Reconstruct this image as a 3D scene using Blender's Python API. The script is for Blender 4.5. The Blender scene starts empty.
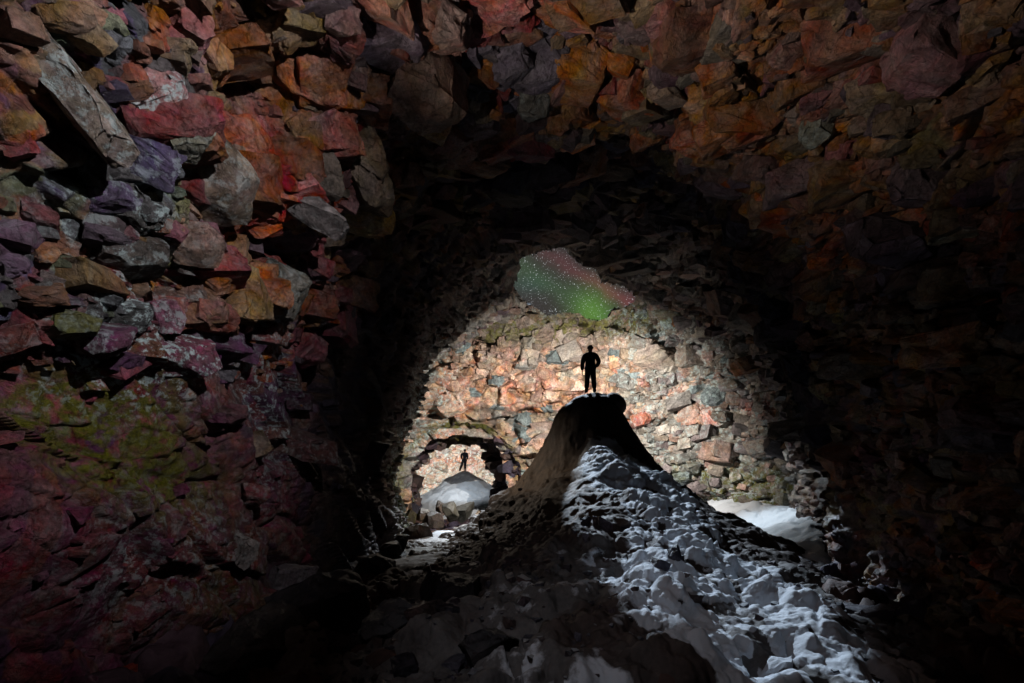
import bpy, bmesh, math, random
import numpy as np
from mathutils import Vector, Matrix

# ------------------------------------------------------------------ camera, sky, lights, exposure
scene = bpy.context.scene
C = scene.collection
F = 500.0                                   # focal length in pixels of a 1024 px wide picture
cd = bpy.data.cameras.new('camera')
cd.sensor_width = 36.0
cd.lens = 36.0 * F / 1024.0
cd.shift_y = (480 - 341.5) / 1024.0
cd.clip_start = 0.05
cd.clip_end = 500
cam = bpy.data.objects.new('camera', cd)
cam.location = (0, 0, 0)
cam.rotation_euler = (math.radians(90), 0, 0)
C.objects.link(cam)
scene.camera = cam

scene.view_settings.view_transform = 'Standard'
scene.view_settings.look = 'None'
scene.view_settings.exposure = 0.0
scene.view_settings.gamma = 1.0
scene.cycles.diffuse_bounces = 1
scene.cycles.glossy_bounces = 0
scene.cycles.max_bounces = 4

def lamp(name, kind, loc, energy, color, target=None, radius=0.1, spot=90, blend=0.5):
    d = bpy.data.lights.new(name, kind)
    d.energy = energy; d.color = color
    if kind != 'SUN':
        d.shadow_soft_size = radius
    if kind == 'SPOT':
        d.spot_size = math.radians(spot); d.spot_blend = blend
    o = bpy.data.objects.new(name, d)
    o.location = loc
    if target is not None:
        o.rotation_euler = (Vector(target) - Vector(loc)).to_track_quat('-Z', 'Y').to_euler()
    C.objects.link(o)
    return o

# the moon through the skylight
moon = lamp('moon', 'SUN', (0, 60, 50), 3.2, (0.70, 0.84, 1.0))
moon.data.angle = math.radians(0.6)
moon.rotation_euler = Vector((0.065, -1.0, -0.70)).to_track_quat('-Z', 'Y').to_euler()
# photographer's torches beside the camera
lamp('torch_left', 'SPOT', (1.2, 1.6, 3.4), 820, (1.0, 0.93, 0.97), (-4.2, 4.8, 2.5), 0.03, 78, 1.0)
lamp('torch_top', 'SPOT', (-2.2, 3.4, 2.0), 560, (1.0, 0.86, 0.76), (2.4, 4.8, 6.4), 0.03, 80, 1.0)
# torches of the two people (chamber, far); the others are added fill lamps
lamp('torch_chamber', 'SPOT', (3.05, 21.2, 4.5), 5900, (1.0, 0.93, 0.84), (3.2, 30, .4), 0.06, 156, 0.7)
lamp('fill_ground', 'SPOT', (-1.2, 1.8, 1.8), 85, (0.92, 0.92, 1.0), (1.0, 6.4, -1.8), 0.03, 62, 1.0)  # added fill for the lower apron of the mound
lamp('fill_bank', 'SPOT', (8.8, 21.8, 2.8), 1100, (0.84, 0.94, 1.0), (9.9, 19.6, -1.6), 0.06, 84, 1.0)  # added fill to brighten the right snow bank
lamp('fill_flank', 'SPOT', (-3.4, 20.6, 3.6), 340, (1.0, 0.84, 0.68), (-0.4, 16.6, -1.4), 0.06, 92, 0.9)  # added fill on the mound's left flank
lamp('fill_path', 'SPOT', (-2.2, 26.3, 2.4), 2600, (0.86, 0.93, 1.0), (-2.2, 20.2, -2.2), 0.06, 46, 0.8)  # added fill on the snow path, no lamp stands there
lamp('fill_passage', 'SPOT', (-4.0, 34.4, 2.0), 420, (0.88, 0.95, 1.0), (-4.0, 41, -1.6), 0.08, 80, 0.6)  # added fill for the front of the far mound
lamp('torch_far', 'SPOT', (-3.9, 41.7, 1.9), 5800, (1.0, 0.93, 0.84), (-4.4, 52, 1.2), 0.08, 160, 0.4)

w = bpy.data.worlds.new('World'); scene.world = w; w.use_nodes = True
nt = w.node_tree; nt.nodes.clear()
def N(t, kind, **kw):
    n = t.nodes.new(kind)
    for k, v in kw.items():
        if k == 'ins':
            for i, x in v.items():
                if isinstance(x, bpy.types.NodeSocket): t.links.new(x, n.inputs[i])
                else: n.inputs[i].default_value = x
        else: setattr(n, k, v)
    return n
def M(t, op, a, b=None, c=None, clamp=False):
    ins = {0: a}
    if b is not None: ins[1] = b
    if c is not None: ins[2] = c
    return N(t, 'ShaderNodeMath', operation=op, use_clamp=clamp, ins=ins).outputs[0]
tc = N(nt, 'ShaderNodeTexCoord')
sep = N(nt, 'ShaderNodeSeparateXYZ', ins={0: tc.outputs['Generated']})
yy = M(nt, 'MAXIMUM', sep.outputs[1], 0.05)
u = M(nt, 'DIVIDE', sep.outputs[0], yy); v = M(nt, 'DIVIDE', sep.outputs[2], yy)
wob = N(nt, 'ShaderNodeTexNoise', ins={'Vector': tc.outputs['Generated'], 'Scale': 14.0, 'Detail': 4.0})
wv = M(nt, 'ADD', M(nt, 'MULTIPLY_ADD', u, 0.53, v), M(nt, 'MULTIPLY_ADD', wob.outputs[0], 0.05, -0.025))
def gauss(x, c, s):
    d = M(nt, 'DIVIDE', M(nt, 'SUBTRACT', x, c), s)
    return M(nt, 'EXPONENT', M(nt, 'MULTIPLY', M(nt, 'MULTIPLY', d, d), -1.0))
def scol(f, col):
    return N(nt, 'ShaderNodeVectorMath', operation='SCALE', ins={0: col, 'Scale': f}).outputs[0]
def vadd(a, b):
    return N(nt, 'ShaderNodeVectorMath', operation='ADD', ins={0: a, 1: b}).outputs[0]
red = scol(M(nt, 'MULTIPLY', gauss(wv, 0.482, 0.014), M(nt, 'MULTIPLY_ADD', u, 3.6, 0.06)), (0.12, 0.008, 0.018))
grn = scol(gauss(wv, 0.432, 0.028), (0.006, 0.040, 0.008))
spot = scol(M(nt, 'MULTIPLY', gauss(u, 0.160, 0.040), gauss(v, 0.330, 0.050)), (0.060, 0.17, 0.002))
teal = scol(M(nt, 'MULTIPLY', gauss(u, 0.03, 0.04), gauss(v, 0.39, 0.02)), (0.002, 0.026, 0.020))
base = (0.052, 0.046, 0.044)
sky = vadd(vadd(vadd(red, grn), vadd(spot, teal)), base)
for sc_, th, st, sd in ((240, 0.19, 1.1, 0.0), (120, 0.10, 3.0, 3.3), (380, 0.34, 1.1, 7.7)):
    mp = N(nt, 'ShaderNodeMapping', ins={0: tc.outputs['Generated'], 'Location': (sd, sd, sd)})
    vo = N(nt, 'ShaderNodeTexVoronoi', ins={'Vector': mp.outputs[0], 'Scale': float(sc_)})
    br = N(nt, 'ShaderNodeSeparateColor', ins={0: vo.outputs['Color']})
    on = M(nt, 'SUBTRACT', 1.0, M(nt, 'DIVIDE', vo.outputs['Distance'], th), clamp=True)
    b3 = M(nt, 'POWER', br.outputs[0], 3.0)
    sky = vadd(sky, scol(M(nt, 'MULTIPLY', M(nt, 'MULTIPLY', on, b3), st), (0.9, 0.95, 1.0)))
bg = N(nt, 'ShaderNodeBackground', ins={0: sky, 1: 0.85})
N(nt, 'ShaderNodeOutputWorld', ins={0: bg.outputs[0]})

# ------------------------------------------------------------------ vector noise
def _h(i, seed):
    n = (i[..., 0].astype(np.int64) * 73856093) ^ (i[..., 1].astype(np.int64) * 19349663) ^ (i[..., 2].astype(np.int64) * 83492791) ^ (seed * 2654435761)
    n &= 0xFFFFFFFF
    n = ((n ^ (n >> 16)) * 0x45d9f3b) & 0xFFFFFFFF
    n = ((n ^ (n >> 16)) * 0x45d9f3b) & 0xFFFFFFFF
    return n ^ (n >> 16)
def _r(h, k):
    n = (h + k * 0x9E3779B9) & 0xFFFFFFFF
    n = ((n ^ (n >> 15)) * 0x2c1b3c6d) & 0xFFFFFFFF
    n = ((n ^ (n >> 12)) * 0x297a2d39) & 0xFFFFFFFF
    return ((n ^ (n >> 15)) & 0xFFFFFF).astype(np.float32) / 16777216.0
def vnoise(P, s, seed=0):
    Q = P / s; b = np.floor(Q); f = (Q - b).astype(np.float32); f = f * f * (3 - 2 * f); b = b.astype(np.int64)
    out = 0
    for dx in (0, 1):
        for dy in (0, 1):
            for dz in (0, 1):
                wgt = (f[:, 0] if dx else 1 - f[:, 0]) * (f[:, 1] if dy else 1 - f[:, 1]) * (f[:, 2] if dz else 1 - f[:, 2])
                out = out + wgt * _r(_h(b + np.array((dx, dy, dz)), seed), 1)
    return out
def fbm(P, s, o=4, seed=0):
    out = 0; a = 1; t = 0
    for k in range(o):
        out = out + a * vnoise(P, s / 2 ** k, seed + k * 17); t += a; a *= .5
    return out / t
def voro(P, seed, jit=0.95):
    """F1, F2, hash of the nearest cell and the vector to its centre (P in cell units)"""
    n = len(P); F1 = np.full(n, 9., np.float32); F2 = np.full(n, 9., np.float32)
    H = np.zeros(n, np.int64); V = np.zeros((n, 3), np.float32)
    for a in range(0, n, 150000):
        q = P[a:a + 150000]; b = np.floor(q).astype(np.int64)
        f1 = F1[a:a + 150000]; f2 = F2[a:a + 150000]; hh = H[a:a + 150000]; vv = V[a:a + 150000]
        for dx in (-1, 0, 1):
            for dy in (-1, 0, 1):
                for dz in (-1, 0, 1):
                    c = b + np.array((dx, dy, dz)); h = _h(c, seed)
                    off = np.stack([_r(h, 1), _r(h, 2), _r(h, 3)], 1) * jit
                    d = (q - c - off).astype(np.float32)
                    L = np.sqrt((d * d).sum(1))
                    m = L < f1
                    f2[:] = np.where(m, f1, np.minimum(f2, L))
                    f1[m] = L[m]; hh[m] = h[m]; vv[m] = d[m]
    return F1, F2, H, V
def sstep(x, a, b):
    t = np.clip((x - a) / (b - a), 0, 1); return t * t * (3 - 2 * t)
def blocks(P, size, seed, facet=0.5, level=0.5, crack=0.35, cw=0.10, K=3, warp=0.25):
    """angular broken-rock relief, in units of the block size; returns height and cell hash"""
    size = np.asarray(size, float); ms = float(size.mean())
    Pw = P + (np.stack([vnoise(P, ms * .9, seed + 5), vnoise(P, ms * .9, seed + 6), vnoise(P, ms * .9, seed + 7)], 1) - .5) * ms * warp * 2
    F1, F2, H, V = voro(Pw / size, seed)
    W = (P - Pw) / size + V          # flat facets: measured in unwarped space
    h = None
    for k in range(K):
        g = np.stack([_r(H, 10 + 3 * k), _r(H, 11 + 3 * k), _r(H, 12 + 3 * k)], 1) * 2 - 1
        pl = (g * W).sum(1) * facet * 1.6 + (_r(H, 40 + k)) * 0.18
        h = pl if h is None else np.minimum(h, pl)
    e = sstep(F2 - F1, 0.0, cw)      # both sides run down into the joint, so the relief has no tears
    h = (h + (_r(H, 50) - .5) * level) * e - (crack + .12 * level) * (1 - e)
    return h * ms, H

# ------------------------------------------------------------------ mesh helpers
def link(name, me, mat=None, parent=None, label=None, cat=None, group=None, kind=None):
    o = bpy.data.objects.new(name, me); C.objects.link(o)
    if mat is not None: me.materials.append(mat)
    if parent is not None: o.parent = parent
    if label: o['label'] = label
    if cat: o['category'] = cat
    if group: o['group'] = group
    if kind: o['kind'] = kind
    return o
def grid_normals(P):
    du = np.gradient(P, axis=0); dv = np.gradient(P, axis=1)
    n = np.cross(du, dv); return n / np.maximum(np.linalg.norm(n, axis=2, keepdims=True), 1e-9)
def grid_mesh(name, P, cols, masks, keep=None, smooth=True):
    n, m = P.shape[:2]
    idx = np.arange(n * m).reshape(n, m)
    q = np.stack([idx[:-1, :-1], idx[1:, :-1], idx[1:, 1:], idx[:-1, 1:]], -1).reshape(-1, 4)
    if keep is not None: q = q[keep.reshape(-1)]
    me = bpy.data.meshes.new(name)
    me.vertices.add(n * m); me.vertices.foreach_set('co', P.astype(np.float32).ravel())
    me.loops.add(len(q) * 4); me.loops.foreach_set('vertex_index', q.astype(np.int32).ravel())
    me.polygons.add(len(q)); me.polygons.foreach_set('loop_start', np.arange(len(q), dtype=np.int32) * 4)
    me.polygons.foreach_set('loop_total', np.full(len(q), 4, np.int32))
    me.polygons.foreach_set('use_smooth', np.full(len(q), smooth, bool))
    me.update(calc_edges=True)
    put_cols(me, cols, masks)
    return me
def put_cols(me, cols, masks):
    for nm, a in (('tint', cols), ('mask', masks)):
        at = me.color_attributes.new(nm, 'FLOAT_COLOR', 'POINT')
        full = np.ones((len(me.vertices), 4), np.float32); full[:, :3] = a
        at.data.foreach_set('color', full.ravel())
def px_of(P):
    y = np.maximum(P[..., 1], .3)
    return 512 + F * P[..., 0] / y, 480 - F * P[..., 2] / y
def at(px, py, Y):
    return Vector(((px - 512) / F * Y, Y, (480 - py) / F * Y))

# ------------------------------------------------------------------ materials
def new_mat(name):
    m = bpy.data.materials.new(name); m.use_nodes = True; m.node_tree.nodes.clear(); return m, m.node_tree
def scol2(t, v, f):
    return N(t, 'ShaderNodeVectorMath', operation='SCALE', ins={0: v, 'Scale': f}).outputs[0]
def rock_material(name, scale=1.0, rough=0.72, bump=0.6):
    m, t = new_mat(name)
    geo = N(t, 'ShaderNodeNewGeometry'); P = geo.outputs['Position']
    tint = N(t, 'ShaderNodeAttribute', attribute_name='tint'); mk = N(t, 'ShaderNodeAttribute', attribute_name='mask')
    ms = N(t, 'ShaderNodeSeparateColor', ins={0: mk.outputs['Color']})
    n1 = N(t, 'ShaderNodeTexNoise', ins={'Vector': P, 'Scale': 3.0 / scale, 'Detail': 8.0, 'Roughness': 0.65})
    n2 = N(t, 'ShaderNodeTexNoise', ins={'Vector': P, 'Scale': 26.0 / scale, 'Detail': 8.0, 'Roughness': 0.78})
    n3 = N(t, 'ShaderNodeTexNoise', ins={'Vector': P, 'Scale': 7.0 / scale, 'Detail': 6.0, 'Roughness': 0.6, 'Distortion': 0.4})
    v1 = N(t, 'ShaderNodeMapRange', ins={0: n1.outputs[0], 1: 0.3, 2: 0.72, 3: 0.45, 4: 1.55})
    v2 = N(t, 'ShaderNodeMapRange', ins={0: n2.outputs[0], 1: 0.34, 2: 0.66, 3: 0.45, 4: 1.6})
    val = M(t, 'MULTIPLY', v1.outputs[0], v2.outputs[0])
    c = N(t, 'ShaderNodeVectorMath', operation='SCALE', ins={0: tint.outputs['Color'], 'Scale': val}).outputs[0]
    nh = N(t, 'ShaderNodeTexNoise', ins={'Vector': P, 'Scale': 2.6 / scale, 'Detail': 7.0, 'Roughness': 0.7, 'Distortion': 0.6})
    hs = N(t, 'ShaderNodeSeparateColor', ins={0: nh.outputs['Color']})
    hue = N(t, 'ShaderNodeHueSaturation', ins={'Hue': N(t, 'ShaderNodeMapRange', ins={0: hs.outputs[0], 1: .3, 2: .7, 3: .465, 4: .53}).outputs[0],
            'Saturation': N(t, 'ShaderNodeMapRange', ins={0: hs.outputs[1], 1: .35, 2: .65, 3: .55, 4: 1.15}).outputs[0], 'Value': 1.0, 'Color': c})
    c = hue.outputs[0]
    crk = N(t, 'ShaderNodeTexVoronoi', feature='DISTANCE_TO_EDGE', ins={'Vector': N(t, 'ShaderNodeVectorMath', operation='ADD', ins={0: P, 1: scol2(t, nh.outputs['Color'], .35 * scale)}).outputs[0], 'Scale': 4.2 / scale})
    cr = N(t, 'ShaderNodeMapRange', ins={0: crk.outputs['Distance'], 1: 0.0, 2: 0.035, 3: -1.0, 4: 0.0}).outputs[0]
    # moss
    fm = M(t, 'MULTIPLY', ms.outputs[0], N(t, 'ShaderNodeMapRange', ins={0: n3.outputs[0], 1: 0.38, 2: 0.54}).outputs[0])
    mossc = N(t, 'ShaderNodeVectorMath', operation='SCALE', ins={0: (0.13, 0.13, 0.008), 'Scale': v2.outputs[0]}).outputs[0]
    c = N(t, 'ShaderNodeMix', data_type='RGBA', ins={0: fm, 6: c, 7: mossc}).outputs[2]
    # pale lichen and frost in small patches
    n4 = N(t, 'ShaderNodeTexNoise', ins={'Vector': P, 'Scale': 9.0 / scale, 'Detail': 9.0, 'Roughness': 0.75})
    lf = M(t, 'MULTIPLY', ms.outputs[1], N(t, 'ShaderNodeMapRange', ins={0: n4.outputs[0], 1: 0.51, 2: 0.57}).outputs[0])
    c = N(t, 'ShaderNodeMix', data_type='RGBA', ins={0: lf, 6: c, 7: (0.58, 0.74, 0.74, 1)}).outputs[2]
    # snow caught on ledges
    up = N(t, 'ShaderNodeSeparateXYZ', ins={0: geo.outputs['Normal']}).outputs[2]
    sf = M(t, 'MULTIPLY', ms.outputs[2], N(t, 'ShaderNodeMapRange', ins={0: M(t, 'MULTIPLY_ADD', n1.outputs[0], 0.8, up), 1: 0.85, 2: 1.0}).outputs[0])
    c = N(t, 'ShaderNodeMix', data_type='RGBA', ins={0: sf, 6: c, 7: (0.75, 0.82, 0.88, 1)}).outputs[2]
    hgt = M(t, 'ADD', M(t, 'MULTIPLY', cr, 0.012 * scale), M(t, 'ADD', M(t, 'MULTIPLY', n3.outputs[0], 0.05 * scale), M(t, 'MULTIPLY', n2.outputs[0], 0.034 * scale)))
    bp = N(t, 'ShaderNodeBump', ins={'Strength': bump, 'Distance': 1.0, 'Height': hgt})
    rg = N(t, 'ShaderNodeMapRange', ins={0: n1.outputs[0], 1: 0.35, 2: 0.65, 3: rough - .15, 4: rough + .15})
    b = N(t, 'ShaderNodeBsdfPrincipled', ins={'Base Color': c, 'Roughness': rg.outputs[0], 'Normal': bp.outputs[0], 'Specular IOR Level': 0.5})
    N(t, 'ShaderNodeOutputMaterial', ins={0: b.outputs[0]})
    return m
def snow_material(name, bump=0.5, sc=1.0):
    """tint = ice and dirt colour, mask.r = clean snow"""
    m, t = new_mat(name)
    geo = N(t, 'ShaderNodeNewGeometry'); P = geo.outputs['Position']
    tint = N(t, 'ShaderNodeAttribute', attribute_name='tint'); mk = N(t, 'ShaderNodeAttribute', attribute_name='mask')
    ms = N(t, 'ShaderNodeSeparateColor', ins={0: mk.outputs['Color']})
    n1 = N(t, 'ShaderNodeTexNoise', ins={'Vector': P, 'Scale': 2.2 / sc, 'Detail': 8.0, 'Roughness': 0.65})
    n2 = N(t, 'ShaderNodeTexNoise', ins={'Vector': P, 'Scale': 20.0 / sc, 'Detail': 9.0, 'Roughness': 0.8})
    val = M(t, 'MULTIPLY', N(t, 'ShaderNodeMapRange', ins={0: n1.outputs[0], 1: 0.3, 2: 0.7, 3: 0.5, 4: 1.5}).outputs[0],
            N(t, 'ShaderNodeMapRange', ins={0: n2.outputs[0], 1: 0.3, 2: 0.7, 3: 0.7, 4: 1.3}).outputs[0])
    c = N(t, 'ShaderNodeVectorMath', operation='SCALE', ins={0: tint.outputs['Color'], 'Scale': val}).outputs[0]
    f = N(t, 'ShaderNodeMapRange', ins={0: M(t, 'ADD', ms.outputs[0], M(t, 'MULTIPLY_ADD', n1.outputs[0], 1.3, -0.65)), 1: 0.42, 2: 0.58}).outputs[0]
    c = N(t, 'ShaderNodeMix', data_type='RGBA', ins={0: f, 6: c, 7: (0.74, 0.79, 0.86, 1)}).outputs[2]
    hgt = M(t, 'ADD', M(t, 'MULTIPLY', n1.outputs[0], 0.06 * sc), M(t, 'MULTIPLY', n2.outputs[0], 0.05 * sc))
    bp = N(t, 'ShaderNodeBump', ins={'Strength': bump, 'Distance': 1.0, 'Height': hgt})
    b = N(t, 'ShaderNodeBsdfPrincipled', ins={'Base Color': c, 'Roughness': 0.62, 'Normal': bp.outputs[0], 'Specular IOR Level': 0.4})
    N(t, 'ShaderNodeOutputMaterial', ins={0: b.outputs[0]})
    return m
def cloth_material(name, col, rough=0.9):
    m, t = new_mat(name)
    geo = N(t, 'ShaderNodeNewGeometry')
    n = N(t, 'ShaderNodeTexNoise', ins={'Vector': geo.outputs['Position'], 'Scale': 30.0, 'Detail': 4.0})
    c = N(t, 'ShaderNodeVectorMath', operation='SCALE', ins={0: col, 'Scale': N(t, 'ShaderNodeMapRange', ins={0: n.outputs[0], 3: .7, 4: 1.3}).outputs[0]}).outputs[0]
    bp = N(t, 'ShaderNodeBump', ins={'Strength': 0.3, 'Distance': 0.02, 'Height': n.outputs[0]})
    b = N(t, 'ShaderNodeBsdfPrincipled', ins={'Base Color': c, 'Roughness': rough, 'Normal': bp.outputs[0]})
    N(t, 'ShaderNodeOutputMaterial', ins={0: b.outputs[0]})
    return m
ROCK = rock_material('lava_rock', rough=.46, bump=1.0); ROCKFAR = rock_material('lava_rock_far', 2.2, bump=0.8); SNOW = snow_material('snow_and_ice')

# ------------------------------------------------------------------ rock colours
PAL = {  # linear base colours of the lava; dull also paints unlit rock darker
 'left':  [(.15,.09,.10), (.19,.13,.09), (.10,.12,.09), (.09,.08,.12), (.21,.08,.06), (.15,.15,.11), (.09,.07,.10), (.20,.11,.06)],
 'maroon':[(.15,.05,.065), (.12,.05,.075), (.17,.065,.07), (.10,.055,.09), (.14,.075,.07)],
 'red':   [(.30,.07,.03), (.22,.06,.04), (.17,.09,.09), (.24,.13,.07), (.13,.10,.12), (.27,.10,.03)],
 'brown': [(.20,.12,.09), (.13,.12,.14), (.26,.11,.04), (.17,.06,.06), (.15,.10,.11), (.24,.16,.09)],
 'ochre': [(.26,.13,.05), (.18,.12,.10), (.13,.11,.13), (.28,.11,.03), (.18,.15,.11), (.15,.10,.12), (.22,.14,.08)],
 'warm':  [(.52,.28,.17), (.58,.36,.24), (.42,.22,.13), (.48,.36,.25), (.26,.26,.24), (.60,.40,.28), (.40,.30,.20), (.50,.22,.12)],
 'grey':  [(.30,.24,.19), (.36,.31,.25), (.25,.24,.22), (.34,.22,.17), (.40,.36,.31), (.27,.22,.22)],
 'dull':  [(.060,.042,.050), (.050,.044,.060), (.075,.050,.045)],
}
SAT = {'left': 2.0, 'maroon': 1.8, 'red': 1.6, 'brown': 1.8, 'ochre': 1.7, 'warm': 1.05, 'grey': 1.0, 'dull': 1.5}
def pick(pal, r):
    a = np.array(PAL[pal], np.float32); g_ = a.mean(1, keepdims=True); a = np.clip(g_ + (a - g_) * SAT[pal], .004, 1); return a[(r * len(a)).astype(int) % len(a)]
def mixc(base, other, wgt):
    return base * (1 - wgt[:, None]) + other * wgt[:, None]
def blob(px, py, cx, cy, rx, ry):
    return np.exp(-(((px - cx) / rx) ** 2 + ((py - cy) / ry) ** 2))

# ------------------------------------------------------------------ broken blocks that stick out of the rock face
def chunk(bm, rnd, cuts=(3, 7)):
    """an angular piece of rock: a skewed box with its corners and edges broken off"""
    for x in (-1, 1):
        for y in (-1, 1):
            for z in (-1, 1):
                bm.verts.new([c * .8 + rnd.uniform(-.28, .28) for c in (x, y, z)])
    bmesh.ops.convex_hull(bm, input=bm.verts[:])
    for _ in range(rnd.randint(*cuts)):
        d = Vector([rnd.gauss(0, 1) for _ in range(3)]).normalized()
        sup = max(v.co.dot(d) for v in bm.verts)
        bmesh.ops.bisect_plane(bm, geom=bm.verts[:] + bm.edges[:] + bm.faces[:], plane_co=d * sup * rnd.uniform(.62, .88), plane_no=d, clear_outer=True)
        co = [v.co.copy() for v in bm.verts]; bm.clear()
        for c in co: bm.verts.new(c)
        bmesh.ops.convex_hull(bm, input=bm.verts[:])
        for v in [v for v in bm.verts if not v.link_faces]: bm.verts.remove(v)
def proto_block(seed, sub):
    rnd = random.Random(seed); bm = bmesh.new()
    chunk(bm, rnd)
    bmesh.ops.dissolve_limit(bm, angle_limit=math.radians(10), verts=bm.verts[:], edges=bm.edges[:])
    bmesh.ops.bevel(bm, geom=bm.edges[:], offset=.05, segments=1, affect='EDGES', clamp_overlap=True)
    bmesh.ops.triangulate(bm, faces=bm.faces[:])
    if sub:
        bmesh.ops.subdivide_edges(bm, edges=bm.edges[:], cuts=sub, use_grid_fill=True)
        bmesh.ops.triangulate(bm, faces=bm.faces[:])
    bm.normal_update()
    co = np.array([v.co for v in bm.verts]); no = np.array([v.normal for v in bm.verts])
    if sub:
        pc = co + seed * 2.3
        h, _ = blocks(pc, .5, 700 + seed, facet=.5, level=.4, crack=.15, cw=.1)
        co = co + no * (h * .30 + (fbm(pc, .35, 4, seed) - .5) * .22)[:, None]
    f = np.array([[v.index for v in fc.verts] for fc in bm.faces])
    bm.free(); return co, f
PROTO = {}
def scatter_blocks(name, pos, nrm, size, tint, mask, seed, sub, mat, aniso=(1.25, 1.0, .68), sink=.25, tilt=(0, 0, 0), flat=True, label=None, parent=None):
    """blocks bedded in a rock face; one mesh, part of that face"""
    rg = np.random.default_rng(seed)
    ps = PROTO.setdefault(sub, [proto_block(s, sub) for s in range(24 if sub < 3 else 16)])
    V = []; Fc = []; Ct = []; Mk = []; off = 0
    for i in range(len(pos)):
        co, f = ps[rg.integers(len(ps))]
        n = Vector(nrm[i]); e = Matrix.Rotation(rg.uniform(-.35, .35) + tilt[0], 3, 'X') @ Matrix.Rotation(rg.uniform(-.35, .35) + tilt[1], 3, 'Y') @ Matrix.Rotation(rg.uniform(-.8, .8) + tilt[2], 3, 'Z')
        # bedding follows the horizontal, each block turned a little
        sc = np.array(aniso) * size[i] * rg.uniform(.75, 1.25, 3)
        R = np.array(e)
        spin = np.array(Matrix.Rotation(rg.choice((0, math.pi / 2, math.pi, -math.pi / 2)), 3, 'Z'))
        c = ((co @ spin.T) * sc) @ R.T + pos[i] + np.array(n) * size[i] * (rg.uniform(-.55, .25) - sink + .25)
        V.append(c); Fc.append(f + off); off += len(co)
        Ct.append(np.tile(tint[i], (len(co), 1))); Mk.append(np.tile(mask[i], (len(co), 1)))
    V = np.concatenate(V); Fc = np.concatenate(Fc)
    me = bpy.data.meshes.new(name); me.vertices.add(len(V)); me.vertices.foreach_set('co', V.astype(np.float32).ravel())
    me.loops.add(len(Fc) * 3); me.loops.foreach_set('vertex_index', Fc.astype(np.int32).ravel())
    me.polygons.add(len(Fc)); me.polygons.foreach_set('loop_start', np.arange(len(Fc), dtype=np.int32) * 3)
    me.polygons.foreach_set('loop_total', np.full(len(Fc), 3, np.int32))
    me.polygons.foreach_set('use_smooth', np.full(len(Fc), False, bool))
    me.update(calc_edges=True)
    put_cols(me, np.concatenate(Ct), np.concatenate(Mk))
    return link(name, me, mat, kind='structure', parent=parent)
def pick_sites(Pd, nn, n, seed, w):
    rg = np.random.default_rng(seed); w = np.clip(w, 0, None); i = rg.choice(len(Pd), n, p=w / w.sum(), replace=False); return i, rg

# ------------------------------------------------------------------ near tunnel and first chamber
YC  = [-9, -4, 5, 11, 16, 22, 26, 32.5]
def tube_c(y): return np.interp(y, YC, [.9, .9, .9, 1.4, 2.65, 3.75, 3.5, 3.2])
def tube_a(y): return np.interp(y, YC, [1.0, 5.0, 5.1, 5.6, 7.0, 8.6, 9.8, 10.2])
def tube_z(y): return np.interp(y, [-9, -4, 0, 5, 8.2, 9.4, 13, 20, 28, 33], [1.5, 5, 5.1, 5.3, 6.0, 7.3, 8.0, 9.7, 9.9, 9.8])

HOLE = [(513,285),(516,276),(521,268),(518,256),(532,253),(548,250),(560,246),(566,249),(572,256),(579,264),(588,263),(596,271),(602,280),(612,284),(622,281),(632,288),(637,294),(634,302),(622,309),(610,312),(607,318),(596,322),(585,320),(577,314),(560,314),(545,317),(536,310),(524,302)]
def in_poly(px, py, poly):
    ins = np.zeros(px.shape, bool); j = len(poly) - 1
    for i in range(len(poly)):
        xi, yi = poly[i]; xj, yj = poly[j]
        if yi != yj:
            ins ^= ((yi > py) != (yj > py)) & (px < (xj - xi) * (py - yi) / (yj - yi) + xi)
        j = i
    return ins

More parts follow.
